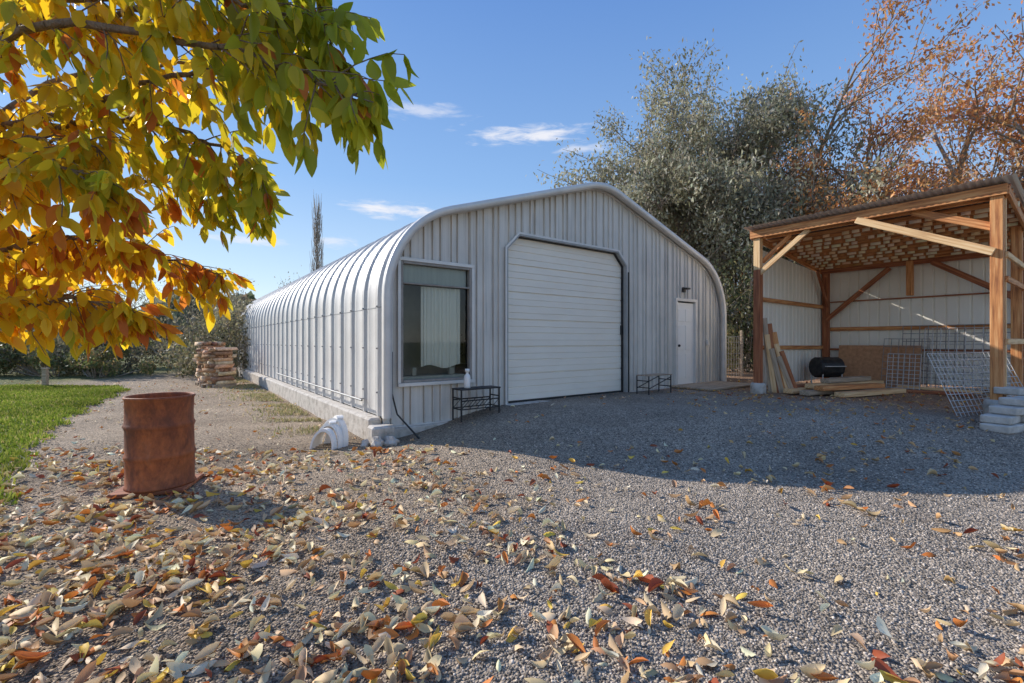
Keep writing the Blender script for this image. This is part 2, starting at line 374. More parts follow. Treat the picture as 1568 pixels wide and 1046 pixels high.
# garage door
rows=12; hh=(2.97-.02)/rows; V=[];F=[];prof=[]
for i in range(rows):
    z0=.02+i*hh; g=.028 if i%2==0 else .014
    prof+=[(z0,.085+g),(z0+.010,.085+g),(z0+.018,.085),(z0+hh*.5-.008,.085),(z0+hh*.5,.097),(z0+hh*.5+.008,.085),(z0+hh-.008,.085)]
prof.append((2.985,.085))
for z,yv in prof: V+=[(.02,yv,z),(3.16,yv,z)]
for i in range(len(prof)-1): F.append((2*i,2*i+1,2*i+3,2*i+2))
obj_from('garage_door_panels',V,F,M_garage,B)
box('door_weather_seal',(.02,.06,.0),(3.16,.12,.03),M_dark,B,.002)
def offs(d):
    t=math.tan(math.radians(22.5))*d
    return [(-d,0),(-d,3-CH+t),(CH-t,3+d),(3.18-CH+t,3+d),(3.18+d,3-CH+t),(3.18+d,0)]
def ringobj(name,d0,d1,y0,y1,mat):
    a=offs(d0); c_=offs(d1); V=[];F=[]
    for (p,q) in zip(a,c_): V+=[(p[0],y0,p[1]),(q[0],y0,q[1]),(q[0],y1,q[1]),(p[0],y1,p[1])]
    for i in range(5):
        for j in range(4): F.append((i*4+j,i*4+(j+1)%4,(i+1)*4+(j+1)%4,(i+1)*4+j))
    F.append((0,1,2,3)); F.append((20,21,22,23))
    obj_from(name,V,F,mat,B)
ringobj('garage_frame_trim',.016,.05,-.052,-.039,M_trim)
ringobj('garage_frame_jamb',-.012,.015,-.046,.11,M_seam)
ringobj('garage_frame_seal',-.030,-.013,.03,.08,M_dark)
box('door_edge_track',(3.212,-.077,.0),(3.235,-.054,2.6),M_dark,B,.003)
box('door_handle',(3.12,.04,1.25),(3.15,.08,1.45),M_dark,B,.004)
# window
M_glass,nt,b=new_mat('window_glass')
out=nt.nodes['Material Output']; tr=N(nt,'ShaderNodeBsdfTransparent'); tr.inputs[0].default_value=(.84,.87,.85,1)
gl=N(nt,'ShaderNodeBsdfGlossy'); gl.inputs['Roughness'].default_value=.03; fr_=N(nt,'ShaderNodeFresnel'); fr_.inputs[0].default_value=1.5
mx=N(nt,'ShaderNodeMixShader'); L(nt,fr_.outputs[0],mx.inputs[0]); L(nt,tr.outputs[0],mx.inputs[1]); L(nt,gl.outputs[0],mx.inputs[2]); L(nt,mx.outputs[0],out.inputs[0])
M_int=simple_mat('interior_wall',(.36,.36,.31),(.50,.49,.42),3)
M_curt=simple_mat('curtain_fabric',(.86,.83,.76),(.94,.91,.84),3,(6,1,.5),.9)
M_wfr=simple_mat('window_frame_bronze',(.24,.21,.18),(.36,.32,.28),6,(1,1,1),.5)
w0,w1,z0,z1=WIN
obj_from('window_glass',[(w0,.02,z0),(w1,.02,z0),(w1,.02,z1),(w0,.02,z1)],[(0,1,2,3)],M_glass,B)
for nm,a_,c_ in (('l',(w0-.02,z0-.02),(w0+.018,z1+.02)),('r',(w1-.018,z0-.02),(w1+.02,z1+.02)),('t',(w0+.020,z1-.018),(w1-.020,z1+.02)),('b',(w0+.020,z0-.02),(w1-.020,z0+.018)),('transom',(w0+.020,1.965),(w1-.020,1.99))):
    box('window_frame_'+nm,(a_[0],-.05,a_[1]),(c_[0],.035,c_[1]),M_wfr,B,.004)
box('window_casing_t',(w0-.07,-.062,z1+.022),(w1+.07,-.039,z1+.075),M_trim,B,.003)
box('window_casing_l',(w0-.07,-.060,z0-.02),(w0-.022,-.039,z1+.02),M_trim,B,.003)
box('window_casing_r',(w1+.022,-.060,z0-.02),(w1+.07,-.039,z1+.02),M_trim,B,.003)
box('window_sill_trim',(w0-.07,-.075,z0-.075),(w1+.07,-.039,z0-.023),M_trim,B,.003)
obj_from('room_back',[(w0-.1,.8,.1),(w1+.2,.8,.1),(w1+.2,.8,2.3),(w0-.1,.8,2.3)],[(0,1,2,3)],M_int,B)
V=[];F=[];m=60
for i in range(m+1):
    u_=w0+.36+i/m*.70; yy=.075+.010*math.sin(i*1.1)+.006*math.sin(i*2.7); V+=[(u_,yy,.70+.03*math.sin(i*.13)),(u_,yy,1.96)]
for i in range(m): F.append((2*i,2*i+2,2*i+3,2*i+1))
obj_from('curtain',V,F,M_curt,B)
M_blind=simple_mat('blind_fabric',(.52,.53,.48),(.62,.63,.57),3,(6,1,.5),.9)
obj_from('roller_blind',[(w0+.02,.06,2.0),(w1-.02,.06,2.0),(w1-.02,.06,2.3),(w0+.02,.06,2.3)],[(0,1,2,3)],M_blind,B)
box('window_shelf',(w0+.02,.08,.50),(w1-.02,.4,.56),M_blind,B,.01)
for i,(uu,hh2,ww2) in enumerate(((-1.7,.13,.07),(-1.05,.12,.1))): box('shelf_item_%d'%i,(uu,.14,.562),(uu+ww2,.22,.562+hh2),M_int,B,.01)
# personnel door
p0,p1,z0,z1=PD
box('entry_door_leaf',(p0+.03,.0,z0),(p1-.03,.05,z1-.03),M_white,B,.004)
for ix in range(2):
    for (a_,c_) in ((.15,.75),(.85,1.45),(1.55,1.85)):
        x0=p0+.11+ix*.32
        box('door_panel',(x0,-.012,z0+a_),(x0+.24,.002,z0+c_),M_white,B,.008)
box('door_casing_l',(p0-.06,-.06,z0-.02),(p0+.028,.03,z1),M_trim,B,.004); box('door_casing_r',(p1-.028,-.06,z0-.02),(p1+.06,.03,z1),M_trim,B,.004); box('door_casing_t',(p0-.06,-.062,z1+.001),(p1+.06,.03,z1+.07),M_trim,B,.004)
bm=bmesh.new(); bmesh.ops.create_uvsphere(bm,u_segments=12,v_segments=8,radius=.032); me=bpy.data.meshes.new('door_knob'); bm.to_mesh(me); bm.free(); o=bpy.data.objects.new('door_knob',me); COL.objects.link(o); me.materials.append(M_dark); o.parent=B; o.location=(p0+.1,-.05,1.0)
box('wall_lamp_base',(5.25,-.09,2.30),(5.35,-.035,2.42),M_dark,B,.01); box('wall_lamp_hood',(5.22,-.2,2.36),(5.38,-.09,2.40),M_dark,B,.01)
box('junction_box',(6.3,-.10,1.0),(6.40,-.036,1.15),M_trim,B,.01)
obj_from('inner_floor',[(U0,.05,-.02),(U1,.05,-.02),(U1,LEN,-.02),(U0,LEN,-.02)],[(0,1,2,3)],M_conc,B)
def loc(u,v,z=0):
    p=O+DX*u-DY*v; return (p[0],p[1],z)
def gz(x,y): return float(ground_z(x,y))
st=empty('wooden_entry_step',loc(5.35,.55,0),ANG)
for i in range(5): box('plank_%d'%i,(-.6,-.55+i*.22,.02),(1.5,-.55+i*.22+.2,.06),M_woodgrey,st,.005)
for x in (-.5,.45,1.4): box('runner',(x-.04,-.55,-.06),(x+.04,.5,.018),M_woodgrey,st,.005)
def table(name,u,v,w,d,h,mat,slats=5,legr=.014,brace=True,zb=None,rot=0):
    x,y,_=loc(u,v); z=gz(x,y) if zb is None else zb
    e=empty(name,(x,y,z),ANG+rot)
    for i in range(slats): box('slat_%d'%i,(-w/2,-d/2+i*d/slats,h-.02),(w/2,-d/2+(i+.8)*d/slats,h),mat,e,.003)
    sg=[]
    for sx in (-1,1):
        for sy in (-1,1): sg.append(((sx*(w/2-.02),sy*(d/2-.02),-.02),(sx*(w/2-.02),sy*(d/2-.02),h-.02),legr,legr))
        sg.append(((sx*(w/2-.02),-d/2+.02,h*.35),(sx*(w/2-.02),d/2-.02,h*.35),legr*.8,legr*.8))
        sg.append(((sx*(w/2-.02),-d/2+.02,h*.7),(sx*(w/2-.02),d/2-.02,h*.7),legr*.8,legr*.8))
    for sy in (-1,1):
        if brace:
            sg.append(((-w/2+.02,sy*(d/2-.02),h*.62),(w/2-.02,sy*(d/2-.02),h*.62),legr*.8,legr*.8)); sg.append(((-w/2+.02,sy*(d/2-.02),h*.35),(w/2-.02,sy*(d/2-.02),h*.35),legr*.7,legr*.7))
            for i in range(5): sg.append(((-w/2+.02+i*(w-.04)/5,sy*(d/2-.02),h*.35),(-w/2+.02+(i+1)*(w-.04)/5,sy*(d/2-.02),h*.62),.005,.005))
        else: sg.append(((-w/2+.02,sy*(d/2-.02),h*.3),(w/2-.02,sy*(d/2-.02),h*.85),legr*.7,legr*.7))
    tubes('metal_frame',sg,M_dark,e); return e
table('small_metal_table',-.83,.34,.74,.30,.48,M_dark)
def lathe(name,prof,mat,parent=None,loc_=(0,0,0),seg=32,smooth=True):
    V=[];F=[];k=len(prof)
    for i in range(seg):
        a=2*math.pi*i/seg
        for r_,z_ in prof: V.append((r_*math.cos(a),r_*math.sin(a),z_))
    for i in range(seg):
        for j in range(k-1): F.append((i*k+j,((i+1)%seg)*k+j,((i+1)%seg)*k+j+1,i*k+j+1))
    o=obj_from(name,V,np.array(F),mat,parent,smooth=smooth); o.location=loc_; return o
x,y,_=loc(-1.00,.34); tx,ty,_=loc(-.83,.34); lathe('spray_bottle',[(0,0),(.048,0),(.052,.02),(.052,.16),(.042,.20),(.022,.22),(.022,.25),(.036,.255),(.036,.30),(0,.30)],M_white,None,(x,y,gz(tx,ty)+.481))
table('metal_bench',3.55,.48,.80,.34,.40,M_woodgrey,4,.014,False,0.0)
x0_=loc(-2.1,.22); x1_=loc(-1.85,.42)
tubes('leaning_bent_rod',[((x1_[0],x1_[1],gz(*x1_[:2])),(x0_[0],x0_[1],.05),.014,.012),((x0_[0],x0_[1],.05),(*loc(-2.17,.20)[:2],.35),.012,.012),((*loc(-2.17,.20)[:2],.35),(*loc(-2.15,.16)[:2],.95),.012,.010)],M_dark)
# white plastic hoops leaning against one another
hp=empty('white_plastic_hoops',(-2.50,6.34,-.345),-.42)
for k_,(R_,yaw,xo,yo,a1) in enumerate(((.28,0,0,0,1),(.24,.10,.03,-.10,1),(.20,.18,.05,-.20,1),(.30,-.55,-.04,.06,.62),(.26,-.75,-.02,-.06,.60))):
    V=[];F=[];m=22;w_=.085; th=.028; cy,sy=math.cos(yaw),math.sin(yaw)
    for i in range(m+1):
        a=math.pi*a1*i/m
        for rr_,ww in ((R_,-w_/2),(R_,w_/2),(R_-th,w_/2),(R_-th,-w_/2)):
            X_=-rr_*math.cos(a)*.9; Y_=ww+.28*rr_*math.sin(a); V.append((X_*cy-Y_*sy+xo,X_*sy+Y_*cy+yo,rr_*math.sin(a)*1.35))
    for i in range(m):
        for j in range(4): F.append((i*4+j,(i+1)*4+j,(i+1)*4+(j+1)%4,i*4+(j+1)%4))
    F+= [(0,1,2,3),(m*4,m*4+1,m*4+2,m*4+3)]
    obj_from('hoop_%d'%k_,V,F,M_plastic,hp,smooth=False)
def rock(name,loc_,s,mat):
    bm=bmesh.new(); bmesh.ops.create_icosphere(bm,subdivisions=2,radius=1)
    for v_ in bm.verts:
        f_=1+.25*math.sin(v_.co.x*3+s[0]*20)+.15*math.sin(v_.co.y*5+v_.co.z*4); v_.co=Vector((v_.co.x*s[0]*f_,v_.co.y*s[1]*f_,v_.co.z*s[2]*f_))
    me=bpy.data.meshes.new(name); bm.to_mesh(me); bm.free(); o=bpy.data.objects.new(name,me); COL.objects.link(o); me.materials.append(mat); o.location=loc_; return o
for (u,v,s) in ((U0-.22,.42,(.10,.09,.09)),(U0-.02,.42,(.12,.09,.08)),(U0-.35,.30,(.07,.09,.06))):
    x,y,_=loc(u,v); rock('foundation_rock',(x,y,gz(x,y)+s[2]*.4),s,M_conc)
# ---------------------------------------------------------------- barrel
bx_,by_=-3.42,4.45; bz=gz(bx_,by_)
D=empty('rusty_steel_drum',(bx_,by_,bz),0)
R_=.272
pr=[(0,.02),(R_-.01,.02),(R_-.01,0),(R_+.008,0),(R_+.008,.02),(R_,.03)]
for zc in (.30,.585): pr+=[(R_,zc-.035),(R_+.006,zc-.02),(R_+.014,zc),(R_+.006,zc+.02),(R_,zc+.035)]
pr+=[(R_-.003,.70),(R_,.83),(R_+.009,.842),(R_+.011,.855),(R_+.004,.865),(R_-.006,.86),(R_-.008,.84),(R_-.01,.6),(R_-.01,.05),(0,.05)]
dr=lathe('drum_body',pr,M_rust,D,(0,0,.035),72)
for v_ in dr.data.vertices:
    a=math.atan2(v_.co.y,v_.co.x); f_=1+.012*math.sin(3*a+v_.co.z*4)+.007*math.sin(7*a-v_.co.z*9); v_.co.x*=f_; v_.co.y*=f_
bb=box('base_board',(-.32,-.27,.0),(.28,.29,.035),M_woodred,D,.008); bb.rotation_euler=(0,0,.3)
# ---------------------------------------------------------------- timber stacks
M_split=vcol_mat('split_timber',.85,14)
def wood_stack(name,x,y,w,d,h,rot):
    e=empty(name,(x,y,gz(x,y)),rot)
    for i in range(3): box('pallet_runner',(-w/2,-d/2+i*(d-.1)/2,0),(w/2,-d/2+i*(d-.1)/2+.1,.09),M_woodgrey,e,.01)
    for i in range(6): box('pallet_slat',(-w/2+i*(w-.1)/5,-d/2,.092),(-w/2+i*(w-.1)/5+.1,d/2,.115),M_woodgrey,e,.005)
    pos=[];S=[]
    z=.12; lay=0
    while z<h:
        hh_=rng.uniform(.09,.13)
        if lay%4!=3:
            y_=-d/2
            while y_<d/2-.06:
                ww=rng.uniform(.09,.16); pos.append((rng.uniform(-.08,.08),y_+ww/2,z+hh_/2+rng.uniform(-.02,.02))); S.append((w*rng.uniform(.7,1.0),ww*.90,hh_*1.0)); y_+=ww
        else:
            x_=-w/2
            while x_<w/2-.06:
                ww=rng.uniform(.09,.16); pos.append((x_+ww/2,rng.uniform(-.05,.05),z+hh_/2)); S.append((ww*.9,d*rng.uniform(.8,1.05),hh_)); x_+=ww
        z+=hh_; lay+=1
    n=len(pos); za=rng.normal(0,.13,n); R=np.zeros((n,3,3)); R[:,0,0]=np.cos(za);R[:,0,1]=-np.sin(za);R[:,1,0]=np.sin(za);R[:,1,1]=np.cos(za);R[:,2,2]=1
    scatter('stacked_timber',bx,bf,np.array(pos),R,np.array(S),pick([(.50,.28,.15),(.68,.44,.26),(.38,.21,.13),(.76,.56,.37)],n),M_split,e,deform=lambda T:T*(1+rng.uniform(-.25,.10,T.shape)))
    return e
wood_stack('timber_stack',-9.3,14.5,.72,.7,1.22,1.1)
wood_stack('timber_stack.001',-10.0,15.2,.8,.7,1.42,.8)
ps_=empty('garden_post',(-14.6,14.3,gz(-14.6,14.3)),.2); box('post',(-.06,-.06,0),(.06,.06,.55),M_woodgrey,ps_,.01); box('cap',(-.08,-.08,.552),(.08,.08,.59),M_woodgrey,ps_,.01)
# ---------------------------------------------------------------- shed
Sd=empty('pole_barn_shed',(P[0],P[1],0),ANG)
W=3.52; DP=3.70
def rz(x): return 3.50-.115*(x+.1)
pw=.14
beam('post_front_left_lower',(0,0,-.1),(0,0,2.62),pw,pw,M_woodred,Sd); beam('post_front_left_upper',(0,0,2.622),(0,0,3.30),pw*.95,pw*.95,M_woodnew,Sd)
beam('post_front_right',(0,-W,-.1),(0,-W,3.30),pw,pw,M_wood,Sd)
beam('post_front_right_sister',(.12,-W-.02,.1),(.12,-W-.02,3.28),.05,.13,M_woodnew,Sd)
beam('post_back_left',(DP,0,-.1),(DP,0,2.98),pw,pw,M_woodred,Sd); beam('post_back_right',(DP,-W,-.1),(DP,-W,2.98),pw,pw,M_woodred,Sd)
beam('post_mid_right',(2.1,-W,-.1),(2.1,-W,3.15),pw,pw,M_wood,Sd)
beam('post_back_hung',(DP-.12,-1.72,2.16),(DP-.12,-1.72,2.95),.12,.12,M_wood,Sd)
beam('header_front',(-.09,.12,3.37),(-.09,-W-.12,3.37),.045,.16,M_wood,Sd); beam('header_front_inner',(.09,.1,3.34),(.09,-W-.1,3.34),.045,.14,M_wood,Sd)
beam('header_back',(DP-.09,.1,2.92),(DP-.09,-W-.1,2.92),.045,.12,M_woodred,Sd)
beam('rafter_left',(-.1,.1,3.36),(DP+.1,.1,2.93),.045,.14,M_wood,Sd); beam('rafter_right',(-.06,-W-.11,3.37),(DP+.1,-W-.11,2.93),.045,.14,M_wood,Sd)
beam('brace_fl_a',(-.02,-.04,2.55),(-.02,-.98,3.30),.045,.10,M_woodnew,Sd); beam('brace_fl_b',(.1,-.04,2.8),(.1,-.60,3.28),.045,.09,M_wood,Sd)
beam('brace_fr_a',(-.10,-W+.02,2.45),(-.10,-W+1.75,3.30),.045,.12,M_woodnew,Sd); beam('brace_fr_b',(.06,-W+.04,2.85),(.06,-W+1.0,3.30),.045,.12,M_wood,Sd)
beam('brace_back_a',(DP-.12,-.04,1.65),(DP-.12,-1.35,2.84),.045,.11,M_woodred,Sd)
beam('brace_back_b',(DP-.12,-2.1,2.88),(DP-.12,-W+.05,1.9),.045,.12,M_woodred,Sd)
beam('brace_left_wall',(DP-.75,-.06,2.88),(DP-.05,-.06,2.0),.045,.09,M_woodred,Sd)
def corr_wall(name,a,b,z0,za,zb,mat,parent,step=.2,dep=.02,nrm=(0,1)):
    a=np.array(a,float);b=np.array(b,float);ln=np.linalg.norm(b-a);n=int(ln/step); V=[];F=[];ts=[]
    for i in range(n):
        for f_,o_ in ((0,0),(.78,0),(.84,1),(.94,1)): ts.append(((i+f_)/n,o_))
    ts.append((1,0))
    for t,o_ in ts:
        p=a+(b-a)*t+np.array(nrm)*o_*dep; zt=za+(zb-za)*t; V+=[(p[0],p[1],z0),(p[0],p[1],zt)]
    for i in range(len(ts)-1): F.append((2*i,2*i+2,2*i+3,2*i+1))
    return obj_from(name,V,F,mat,parent)
M_cream=simple_mat('cream_metal_siding',(.86,.79,.66),(.95,.89,.77),1.5,(1,1,.4),.5,0,.1,.01)
corr_wall('left_wall_siding',(.1,.10),(DP+.1,.10),.12,3.16-.02,2.86,M_cream,Sd,nrm=(0,1))
corr_wall('back_wall_siding',(DP+.10,.1),(DP+.10,-W-.6),.12,2.92,2.92,M_cream,Sd,nrm=(1,0))
for z_,t_ in ((2.0,.09),(.95,.09)): beam('girt_left',(.09,.05,z_+.02),(DP-.09,.05,z_),.04,t_,M_wood,Sd)
for z_,t_ in ((2.12,.03),(1.42,.09),(.9,.05)): beam('girt_back',(DP+.05,-.08,z_),(DP+.05,-W-.5,z_),.04,t_,M_woodred if t_<.09 else M_wood,Sd)
for i,z_ in enumerate((2.42,2.05,1.1)): beam('rail_right_%d'%i,(.08,-W-.09,z_),(2.3,-W-.09,z_),.04,.09,M_woodnew if i!=1 else M_wood,Sd)
M_under=simple_mat('stained_roof_decking',(.30,.10,.04),(.55,.24,.10),5,(1,1,1),.95,0,.3,.01,c3=(.74,.42,.21))
M_batten=vcol_mat('stained_pale_board',.9,0)
def slab(name,x0,x1,y0,y1,zo,th,mat):
    V=[(x0,y0,rz(x0)+zo),(x1,y0,rz(x1)+zo),(x1,y1,rz(x1)+zo),(x0,y1,rz(x0)+zo)]; V+=[(a_,b_,c_+th) for a_,b_,c_ in V]
    return obj_from(name,V,[(0,3,2,1),(4,5,6,7),(0,1,5,4),(1,2,6,5),(2,3,7,6),(3,0,4,7)],mat,Sd)
slab('roof_deck',.75,DP+.2,-W-.15,.15,-.040,.025,M_under)
pos=[];S=[]; x_=.86
while x_<DP-.1:
    yy=.10
    while yy>-W-.05:
        l_=rng.choice([.10,.12,.17])
        if rng.uniform()<.9: pos.append((x_,yy-l_/2,rz(x_)-.080)); S.append((.020,l_,.085+rng.uniform(0,.02)))
        yy-=l_+.05
    x_+=.26
n=len(pos); scatter('roof_blocking',bx,bf,np.array(pos),np.tile(np.eye(3),(n,1,1)),np.array(S),pick([(.97,.82,.58),(.62,.28,.11),(.95,.70,.40)],n,[.58,.20,.22],.04),M_batten,Sd)
x_=.70
while x_<DP-.1:
    beam('roof_joist',(x_,.12,rz(x_)-.080),(x_,-W-.10,rz(x_)-.080),.038,.07,M_wood,Sd,0); x_+=.26
for i in range(3): beam('purlin_%d'%i,(.02+i*.22,.14,rz(.02+i*.22)-.045),(.02+i*.22,-W-.14,rz(.02+i*.22)-.045),.07,.035,M_wood if i%2 else M_woodred,Sd)
V=[];F=[];m=170
for i in range(m+1):
    yy=.22-(W+.44)*i/m; dz=.010*math.cos(i*1.55)
    V+=[(-.28,yy,rz(-.28)+.005+dz),(DP+.4,yy,rz(DP+.4)+.005+dz)]
for i in range(m): F.append((2*i,2*i+1,2*i+3,2*i+2))
obj_from('corrugated_roof_sheet',V,F,M_steel,Sd)
for nm,xx,yy in (('l',0,0),('r',0,-W)):
    lathe('post_footing_'+nm,[(0,-.2),(.16,-.2),(.15,.20),(.13,.24),(0,.24)],M_conc,Sd,(xx,yy,-.02),20)
def sl(x,y): p=P+DX*x+DY*y; return (p[0],p[1])
lb=empty('leaning_boards',(P[0],P[1],0),ANG)
for i,(hb,m_) in enumerate(((1.60,M_woodgrey),(1.25,M_woodnew),(1.48,M_woodred),(.95,M_woodgrey),(1.30,M_wood),(1.05,M_woodnew),(.78,M_woodgrey),(.90,M_woodred))):
    beam('board_%d'%i,(.36+.03*i,-.10-.062*i,-.02),(.10+.03*i,-.085-.035*i,hb),.10,.028,m_,lb,up=(-1,-.45,0))
gp=empty('stacked_planks',(*sl(.9,-1.05),0),ANG)
for i,(a_,b_,z_,m_) in enumerate((((-.7,.55),(2.0,.0),.07,M_woodnew),((-.8,.2),(1.7,-.35),.07,M_woodgrey),((-.3,.3),(1.9,-.30),.17,M_woodnew),((-.6,.02),(1.0,-.55),.17,M_wood),((.0,.75),(1.3,.65),.07,M_woodred),((-.5,-.3),(1.4,-.8),.06,M_woodnew),((.1,.15),(1.6,-.15),.27,M_woodgrey))):
    beam('plank_%d'%i,(*a_,z_),(*b_,z_+.01),.20,.09,m_,gp)
gr=empty('black_barbecue_grill',(*sl(2.5,-.42),0.0),ANG-.5); gr.scale=(.84,.84,.84)
V=[];F=[];m=14
for j,x_ in enumerate((-.36,-.32,.32,.36)):
    rr_=.24 if j in(0,3) else .29
    for i in range(m): a=2*math.pi*i/m; V.append((x_,rr_*math.cos(a),.58+rr_*math.sin(a)))
for j in range(3):
    for i in range(m): F.append((j*m+i,j*m+(i+1)%m,(j+1)*m+(i+1)%m,(j+1)*m+i))
F.append(tuple(range(m))); F.append(tuple(range(3*m,4*m)))
obj_from('grill_barrel',V,F,M_dark,gr)
tubes('grill_legs',[((sx*.3,sy*.2,0),(sx*.3,sy*.2,.5),.016,.016) for sx in (-1,1) for sy in (-1,1)]+[((-.3,-.34,.62),(.3,-.34,.62),.012,.012),((-.3,-.2,.12),(.3,-.2,.12),.01,.01),((-.3,-.28,.62),(-.3,-.34,.62),.01,.01),((.3,-.28,.62),(.3,-.34,.62),.01,.01)],M_trim,gr)
tubes('grill_wheels',[((-.34,sy*.24,.09),(-.34,sy*.28,.09),.09,.09) for sy in(-1,1)],M_dark,gr,14)
pb=empty('plywood_sheet',(*sl(DP-.35,-.35),0),ANG); box('sheet',(-.0,-1.6,0),(.018,0,1.02),M_ply,pb,.002,Matrix.Rotation(math.radians(9),4,'Y'))
def wire_panel(name,o,rot,w,h,nx,nz,t,lean,mat,z0=None):
    e=empty(name,(o[0],o[1],gz(*o) if z0 is None else z0),rot); sg=[]
    L_=Matrix.Rotation(lean,4,'X')
    f_=lambda x,z: tuple(L_@Vector((x,0.03*math.sin(x*2.2),z)))
    for i in range(nx+1): sg.append((f_(w*i/nx,0),f_(w*i/nx,h),t,t))
    for i in range(nz+1):
        q=h*(i/nz)**1.15
        for j in range(nx): sg.append((f_(w*j/nx,q),f_(w*(j+1)/nx,q),t,t))
    tubes('wires',sg,mat,e,4,False); return e
A2=ANG-math.pi/2
wire_panel('wire_fence_panel',sl(DP-.3,-1.6),A2,1.9,1.42,13,9,.008,-.12,M_wired,.05)
wire_panel('wire_fence_panel.001',sl(DP-1.2,-1.55),A2,.55,.80,6,10,.007,-.2,M_wire,.05)
wire_panel('wire_fence_panel.002',sl(DP-.9,-2.1),A2,1.0,1.35,8,9,.008,-.15,M_wire,.05)
wire_panel('wire_fence_panel.003',sl(DP-.6,-1.3),A2,.8,1.15,6,7,.007,-.25,M_wired,.05)
wire_panel('livestock_panel',(6.50,6.66),ANG-.25,2.2,1.0,18,10,.006,-.38,M_wire)
bxs=empty('scrap_lumber',(*sl(2.4,-2.3),0),ANG)
beam('board_a',(0,.5,.05),(.2,-.6,.06),.2,.06,M_woodred,bxs); beam('board_b',(.3,.6,.12),(.3,-.7,.10),.14,.05,M_woodnew,bxs)
cp=empty('concrete_block_stack',(6.42,5.9,gz(6.45,5.95)),ANG-.25)
for i,(x_,y_,z_) in enumerate(((0,0,0),(.42,.02,0),(.86,0,0),(.12,.03,.105),(.52,0,.105),(.95,.03,.105),(.34,.05,.21),(.76,.02,.21),(1.2,.0,.21),(.6,.05,.315),(1.03,.03,.315),(1.1,.3,.42))):
    box('block',(0,0,0),(.39,.3,.10),M_conc,cp,.012,Matrix.Translation((x_,y_,z_))@Matrix.Rotation(.12*math.sin(i*2.7),4,'Z'))
fz=wire_panel('wire_gate_fence',loc(7.15,-.6),ANG+.05,2.6,1.25,16,8,.006,0,M_wired,0)
for i in range(3): box('fence_post',(i*1.25-.03,-.03,0),(i*1.25+.03,.03,1.45),M_woodgrey,fz,.005)
# ---------------------------------------------------------------- trees
def nrm(v): return v/(np.linalg.norm(v)+1e-9)
def grow(p,d,ln,r,lev,mx,segs,tips,kids,ratio,droop,wob):
    n=4 if lev<mx else 3; q=p.copy(); dd=d.copy(); pts=[q.copy()]
    for i in range(n):
        dd=nrm(dd+rng.normal(0,wob,3)+np.array([0,0,-droop*(lev/mx)]) + np.array([0,0,.05 if lev<2 else 0]))
        q2=q+dd*ln/n; ra=r*(1-.55*i/n); rb=r*(1-.55*(i+1)/n); segs.append((tuple(q),tuple(q2),ra,rb)); q=q2; pts.append(q.copy())
    if lev==mx:
        tips.append(np.array(pts)); return
    k=kids[lev]
    for i in range(k):
        t=rng.uniform(.3,1.0) if i else 1.0; j=min(int(t*n),n-1); f_=t*n-j; bp_=pts[j]+(pts[j+1]-pts[j])*f_
        side=rng.normal(0,1,3); side-=dd*side.dot(dd); side=nrm(side)
        sp=rng.uniform(.45,1.0)
        nd=nrm(dd+side*sp*1.1+np.array([0,0,.12 if lev<2 else -.02]))
        grow(bp_,nd,ln*ratio*rng.uniform(.75,1.2),r*.45*(1.15-.4*t)*1.2,lev+1,mx,segs,tips,kids,ratio,droop,wob)
def tree(name,base,trunks,ln,r,kids,ratio,droop,wob,leaves,lsize,cols,w,barkm,spread=.3,hang=0.,lean=(0,0),sprd=.35):
    e=empty(name,(base[0],base[1],gz(base[0],base[1])))
    segs=[];tips=[]
    for i in range(trunks):
        a=2*math.pi*i/trunks+rng.uniform(-.3,.3); d=nrm(np.array([math.cos(a)*sprd*(trunks>1)+lean[0],math.sin(a)*sprd*(trunks>1)+lean[1],1]))
        grow(np.array([.15*math.cos(a),.15*math.sin(a),-.1]),d,ln*rng.uniform(.85,1.1),r,0,len(kids),segs,tips,kids,ratio,droop,wob)
    tubes('trunk_and_branches',segs,barkm,e,5)
    if leaves:
        T=np.array(tips); nt_=len(T); dens=rng.uniform(.3,1.7,nt_); dens/=dens.sum()
        ti=rng.choice(nt_,leaves,p=dens); tt=rng.uniform(0,T.shape[1]-1.001,leaves); j=tt.astype(int); f_=(tt-j)[:,None]
        ps=T[ti,j]*(1-f_)+T[ti,j+1]*f_+rng.normal(0,spread,(leaves,3)); ps[:,2]-=np.abs(rng.normal(0,1,leaves))*hang
        tb=rng.uniform(.6,1.3,nt_)[ti][:,None]
        s_=lsize*rng.uniform(.6,1.3,leaves)
        k_=ps[:,2]>.3
        scatter('foliage',DIAM_V,DIAM_F,ps[k_],rand_rot(k_.sum()),np.stack([s_,s_*.42,s_],1)[k_],(pick(cols,leaves,w)*tb)[k_],M_leaf,e)
    return e
W3=[.35,.4,.25]
olive=[(.31,.285,.17),(.43,.395,.265),(.56,.52,.39)]
orange=[(.70,.30,.10),(.80,.43,.16),(.54,.24,.12)]
tree('willow_tree',(8.4,20.5),5,6.7,.22,(5,5,5),.58,.10,.13,56000,.185,olive,W3,M_barkl,.26,.28,sprd=.26)
tree('willow_tree.001',(11.6,23.0),3,7.4,.20,(5,5,5),.58,.08,.13,30000,.20,olive,W3,M_barkl,.26,.25,sprd=.28)
tree('autumn_maple_tree',(15.8,19.0),4,8.2,.22,(5,5,5),.56,.02,.12,30000,.17,orange,W3,M_barkl,.24,.05)
tree('autumn_maple_tree.001',(20.5,17.5),3,7.6,.2,(5,5,5),.56,.02,.12,17000,.17,orange,W3,M_barkl,.24,.05)
tree('willow_tree.002',(9.2,18.6),4,4.3,.14,(5,5,4),.60,.12,.14,16000,.18,olive,W3,M_barkl,.26,.3,sprd=.35)
